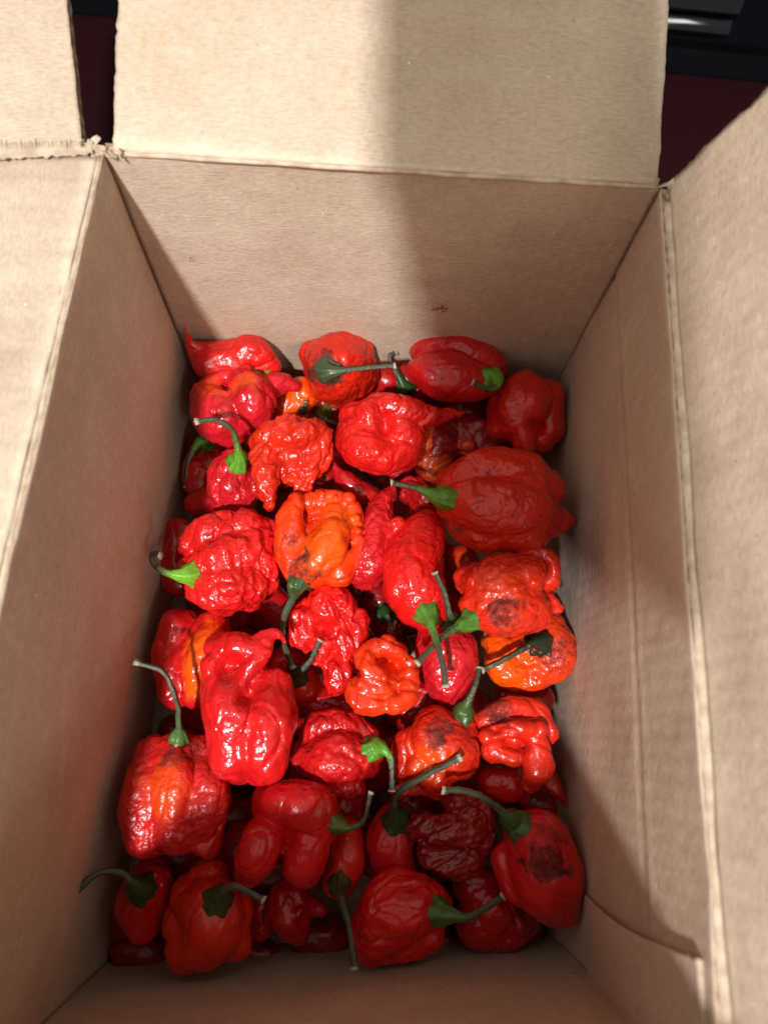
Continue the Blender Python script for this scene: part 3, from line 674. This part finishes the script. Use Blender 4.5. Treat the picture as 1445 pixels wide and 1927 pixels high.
# --- seen only in gaps
chilli('dim red chilli in the gap right of the brain-like one', 52, [[(500, 1120, 0, 32), (525, 1150, 0, 34)]], col='dark', tex=('lump', .6))
chilli('dark chilli with a pale cut stem stub in the gap left of the kinked one', 50,
       [[(715, 1130, 0, 40), (730, 1165, 0, 36)]], stem=[(724, 1152, 0), (730, 1164, 8), (735, 1185, 10)], calyx=18, col='maroon', ccol=DGREEN)
chilli('dark red chilli in the gap below the plump pinkish one', 50, [[(795, 1312, 0, 36), (770, 1335, 0, 32)]], col='dark')
chilli('wrinkled dark red chilli in the gap under the thick green stem', 58, [[(772, 925, 0, 28), (800, 950, 2, 30), (780, 965, 0, 22)]], col='dark', tex=('wrk', .7))
chilli('dark orange chilli in the gap below the biggest one', 54, [[(868, 1052, 0, 28), (885, 1078, 0, 24)]], col='warm', tex=('wrk', .6), orange=[(875, 1065, 30, .5)])
chilli('dark red chilli in the gap right of the dangling pleated tip', 54, [[(598, 905, 0, 26), (620, 890, 0, 24)]], col='dark')
chilli('dark red chilli in the gap above the ribbed one with hanging stem', 52, [[(600, 1325, 0, 32), (640, 1325, 0, 34)]], col='dark')
chilli('dim chilli in the gap left of the small dark lumpy one', 44, [[(490, 1715, 0, 28), (495, 1745, 0, 26)]], col='dark')
# --- fill below
_r = random.Random(4); _n = 0
_skip = {2, 3, 4, 5, 6, 7, 8, 12, 17, 19, 21, 23, 24, 25, 27, 28, 30, 36, 37, 39, 41, 42, 45, 48, 53, 55, 63, 66}   # wholly hidden ones
for j, py in enumerate(range(690, 1700, 92)):
    f = (py-690)/1110.
    x0, x1 = 415 - 105*f, 985 + 40*f
    k = 6
    for i in range(k):
        px = x0 + (x1-x0)*(i+0.5*(j % 2)*0.8)/(k-0.6) + _r.uniform(-14, 14)
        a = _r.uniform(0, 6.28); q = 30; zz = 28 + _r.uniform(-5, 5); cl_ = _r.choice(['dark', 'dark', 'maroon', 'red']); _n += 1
        if _n in _skip: continue
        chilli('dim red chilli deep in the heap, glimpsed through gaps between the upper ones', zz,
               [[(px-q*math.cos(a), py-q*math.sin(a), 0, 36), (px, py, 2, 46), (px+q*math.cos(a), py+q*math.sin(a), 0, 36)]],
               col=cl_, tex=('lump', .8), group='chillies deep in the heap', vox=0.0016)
for px, py, r in [(250, 1735, 36), (480, 1790, 30), (600, 1760, 40), (860, 1780, 36), (980, 1770, 36), (262, 1785, 34), (530, 1650, 40), (455, 1530, 44), (350, 1380, 36), (700, 1560, 36), (820, 1690, 34)]:
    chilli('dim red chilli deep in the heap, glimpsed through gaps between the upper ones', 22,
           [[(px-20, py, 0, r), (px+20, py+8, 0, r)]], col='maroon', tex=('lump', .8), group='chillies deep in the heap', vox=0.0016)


# ---- build them
def build_all():
    raws = []
    for s in pending:
        V, F = [], []; z0 = s['z']; cen = []
        for ch in s['chains']:
            rows = []
            for px, py, dz, r in ch:
                p = at(px, py, z0 + dz/1000.); rows.append((*p, r*pxm(p)))
            A = crom(rows, 6) if len(rows) > 1 else np.array(rows)
            for row in A:
                sphere(row[:3], max(row[3], 0.0006), (V, F))
            cen += [r for r in rows]
        cen = np.array(cen); wgt = cen[:, 3]**2
        c = (cen[:, :3]*wgt[:, None]).sum(0)/wgt.sum()
        if s['core']:
            ext = np.percentile(np.abs(cen[:, :2]-c[:2]), 60) + cen[:, 3].max()
            rr = min(cen[:, 3].max()*1.0, ext)
            sphere(c + np.array([0, 0, -0.006]), rr*0.95, (V, F))
        me = mesh(np.array(V) - c, F)
        o = bpy.data.objects.new('tmp', me); C.objects.link(o)
        md = o.modifiers.new('r', 'REMESH'); md.mode = 'VOXEL'; md.voxel_size = s['vox']
        ms = o.modifiers.new('s', 'SMOOTH'); ms.factor = 0.5; ms.iterations = 4
        raws.append((s, o, c))
    dg = bpy.context.evaluated_depsgraph_get()
    for si, (s, o, c) in enumerate(raws):
        me = bpy.data.meshes.new_from_object(o.evaluated_get(dg))
        old = o.data; bpy.data.objects.remove(o); bpy.data.meshes.remove(old)
        finish(s, me, c, si)

def finish(s, me, c, si):
    n = len(me.vertices)
    co = np.empty(n*3, np.float32); me.vertices.foreach_get('co', co); co = co.reshape(-1, 3).astype(float)
    nr = np.empty(n*3, np.float32); me.vertex_normals.foreach_get('vector', nr); nr = nr.reshape(-1, 3).astype(float)
    kind, amp = s['tex']; bumpy = {'wrk': 1.0, 'pim': 0.9, 'vein': 0.5}.get(kind, 0.30 + 0.25*amp)
    off = Vector((si*3.7, si*1.3, si*0.7))
    fold = amp*{'wrk': 0.85, 'pim': 0.5, 'vein': 0.5}.get(kind, 0.42)
    d = np.zeros(n); wq = Vector((si*2.1, si*0.9, si*1.7))
    if s['vox'] < 0.001:
        for i in range(n):
            co[i] += np.array(noise.noise_vector(Vector(co[i])*52 + wq))*0.0017
    # main axis for stretched wrinkles
    cc = co - co.mean(0); _, _, vt = np.linalg.svd(cc[::7], full_matrices=False); ax = Vector(vt[0])
    for i in range(n):
        p = Vector(co[i])
        al = p.dot(ax); q = p - ax*(al*0.45)
        f1 = noise.noise(q*58 + off*1.7); f2 = noise.noise(q*95 - off)
        h = 0.0015*noise.noise(p*75 + off) - fold*(0.0017*math.exp(-(f1/0.055)**2) + 0.0009*math.exp(-(f2/0.06)**2))
        if kind == 'wrk':
            t = noise.noise(q*150 + off); t2 = noise.noise(q*290 + off)
            h += amp*(0.0018*(0.42-abs(t)*1.7) + 0.0008*(0.4-abs(t2)*1.7))
        elif kind == 'pim':
            t = noise.noise(q*190 + off); t2 = noise.noise(p*380 + off)
            h += amp*(0.0010*t + 0.0006*t2 + 0.0006*(0.35-abs(noise.noise(q*115+off))*1.6))
        elif kind == 'vein':
            qq = p - ax*(al*0.72)
            h += amp*(0.0011*(0.35-abs(noise.noise(qq*210+off))*1.5) + 0.0004*noise.noise(q*400+off))
        else:
            h += amp*(0.0006*noise.noise(p*160 + off) + 0.0003*noise.noise(p*330 + off) + 0.0009*(0.3-abs(noise.noise(q*85+off))*1.3))
        d[i] = h
    co2 = co + nr*d[:, None]
    me.vertices.foreach_set('co', co2.astype(np.float32).ravel()); me.update()
    if s['dent']:
        wco = co2 + c
        for px, py, r, dep in s['dent']:
            rd = ray(px, py); rel = wco - np.array([0, 0, CAMZ]); tt = rel @ rd
            dist = np.linalg.norm(rel - tt[:, None]*rd, axis=1); rm = r*pxm(c); front = tt < tt[dist < rm*1.5].min() + 0.012 if (dist < rm*1.5).any() else tt < 0
            co2 = co2 + rd*((dep/1000)*np.exp(-(dist/rm)**2)*front)[:, None]
            wco = co2 + c
        me.vertices.foreach_set('co', co2.astype(np.float32).ravel()); me.update()
    wco = co2 + c
    def mask(lst):
        a = np.zeros(n)
        if lst: wob = np.array([0.45*noise.noise(Vector(p)*140+off) + 0.35*noise.noise(Vector(p)*330+off) for p in co2])
        for px, py, r, st in lst:
            rd = ray(px, py); rel = wco - np.array([0, 0, CAMZ]); tt = rel @ rd
            dist = np.linalg.norm(rel - tt[:, None]*rd, axis=1); rm = r*pxm(c)
            near = np.where(dist < max(rm*0.4, 0.002))[0]
            if len(near) == 0: near = np.argsort(dist)[:5]
            k = near[np.argmin(tt[near])]
            dd = np.linalg.norm(wco - wco[k], axis=1)
            dd = dd*(1 + wob)
            a = np.maximum(a, st*(1 - sstep(0.35, 1.15, dd/rm)))
        return a
    for an, lst in (('orange', s['orange']), ('dirt', s['dirt'])):
        mk = mask(lst)
        if an == 'dirt': mk = mk*(1 - 0.30*np.clip(d/0.0012, -1, 1))
        A = me.attributes.new(an, 'FLOAT', 'POINT'); A.data.foreach_set('value', mk.astype(np.float32))
    me.materials.clear(); me.materials.append(MB); me.shade_smooth()
    colr = COL[s['col']]; rr = random.Random(si); k = rr.uniform(0.92, 1.08)
    colr = (min(1, colr[0]*k), colr[1]*rr.uniform(0.8, 1.25), colr[2]*rr.uniform(0.8, 1.3), bumpy)
    if s['stem'] is None:
        o = bpy.data.objects.new(s['name'], me); C.objects.link(o); o.location = c; o.color = colr
        tag(o, s['label'], 'chilli', s['group']); return
    root = empty(s['name'], c); tag(root, s['label'], 'chilli', s['group'])
    o = bpy.data.objects.new('body', me); C.objects.link(o); o.parent = root; o.color = colr
    # ---- calyx and stem
    st = s['stem']; rcal = s['calyx']*pxm(c)
    rd = ray(st[0][0], st[0][1]); rel = wco - np.array([0, 0, CAMZ]); tt = rel @ rd
    dist = np.linalg.norm(rel - tt[:, None]*rd, axis=1)
    near = np.where(dist < 0.0022)[0]
    if len(near): k = near[np.argmin(tt[near])]; p0 = np.array([0, 0, CAMZ]) + rd*tt[k]
    else: k = int(np.argmin(dist)); p0 = np.array([0, 0, CAMZ]) + rd*tt[k]
    n0 = np.array(me.vertices[int(k)].normal)
    pts = [p0]
    for px, py, dz in st[1:]:
        pts.append(at(px, py, p0[2] + dz/1000.))
    first = pts[1] - pts[0]
    lead = p0 + n0*min(np.linalg.norm(first)*0.25, 0.005)*0.6 + first*0.18
    path = crom([p0 - n0*0.0015, lead] + pts[1:], 9)
    seg = np.r_[0, np.cumsum(np.linalg.norm(np.diff(path, axis=0), axis=1))]; L = seg[-1]
    cl = min(rcal*2.1, L*0.6); sr = max(0.0010, min(0.00145, rcal*0.27))
    # calyx = flaring ribbed horn over the first part of the path, its rim scalloped
    m = 16; tq = np.linspace(0, cl, m); cp = np.array([[np.interp(t, seg, path[:, a]) for a in range(3)] for t in tq])
    rad = [rcal*(0.76*(1-t/cl)**1.5 + 0.08*(1-t/cl)) + sr*1.05*(1 - 0.25*(1-t/cl)) for t in tq]; rad[0] *= 1.04
    ph = rr.uniform(0, 6)
    lobf = lambda f, a: 1 + (1-f)**1.2*(0.10*math.cos(5*a+ph) + 0.07*math.cos(8*a+ph*2)) + 0.035*math.cos(10*a+ph)
    V, F = tube(cp - c, rad, 30, True, lobf)
    # rim verts are laid onto the body
    bv = BVHTree.FromPolygons([tuple(v) for v in co2], [tuple(p.vertices) for p in me.polygons])
    V = [np.array(v) for v in V]
    for ring_i, lift, wt in ((0, 0.0001, 1.0), (1, 0.0011, 0.85), (2, 0.0017, 0.5)):
        for q in range(30):
            i = ring_i*30 + q; hit, hn, _, ds = bv.find_nearest(Vector(V[i]))
            if hit is not None:
                tgt = np.array(hit) + np.array(hn)*lift; V[i] = V[i]*(1-wt) + tgt*wt
    cm = mesh(V, F[:-2] + F[-1:]); cm.materials.append(MX)
    A = cm.attributes.new('along', 'FLOAT', 'POINT'); A.data.foreach_set('value', np.repeat(tq/cl, 30).astype(np.float32))
    A = cm.attributes.new('rib', 'FLOAT', 'POINT'); A.data.foreach_set('value', np.tile([(0.5-0.5*math.cos(10*2*math.pi*q/30+ph))**2 for q in range(30)], m).astype(np.float32))
    co_ = link('calyx', cm, None, root); cc = s['ccol'] or GREEN
    co_.color = (cc[0], cc[1], cc[2], 1)
    m2 = 34; tq = np.linspace(cl*0.86, L, m2); sp = np.array([[np.interp(t, seg, path[:, a]) for a in range(3)] for t in tq])
    for k2 in range(3, m2): sp[k2] += np.array([nz(k2*.35, si), nz(k2*.3, si, 4), nz(k2*.4, si, 9)])*0.00035
    rad = [sr*(1.12 - 0.30*min(1, f*2.2) + 0.35*max(0, (f-0.88)/0.12) + 0.22*nz(f*7, si)) for f in np.linspace(0, 1, m2)]
    V, F = tube(sp - c, rad, 20, True, lambda f, a: 1 + 0.17*math.cos(5*a+ph) + (0.3*nz(a*1.3, si, 6) if f > 0.99 else 0))
    sm = mesh(V, F); sm.materials.append(MS)
    A = sm.attributes.new('along', 'FLOAT', 'POINT'); A.data.foreach_set('value', np.repeat(np.linspace(0, 1, m2), 20).astype(np.float32))
    so = link('stem', sm, None, root)
    so.color = (cc[0]*0.75+0.01, cc[1]*0.6+0.01, cc[2]*0.8+0.01, 1)
build_all()
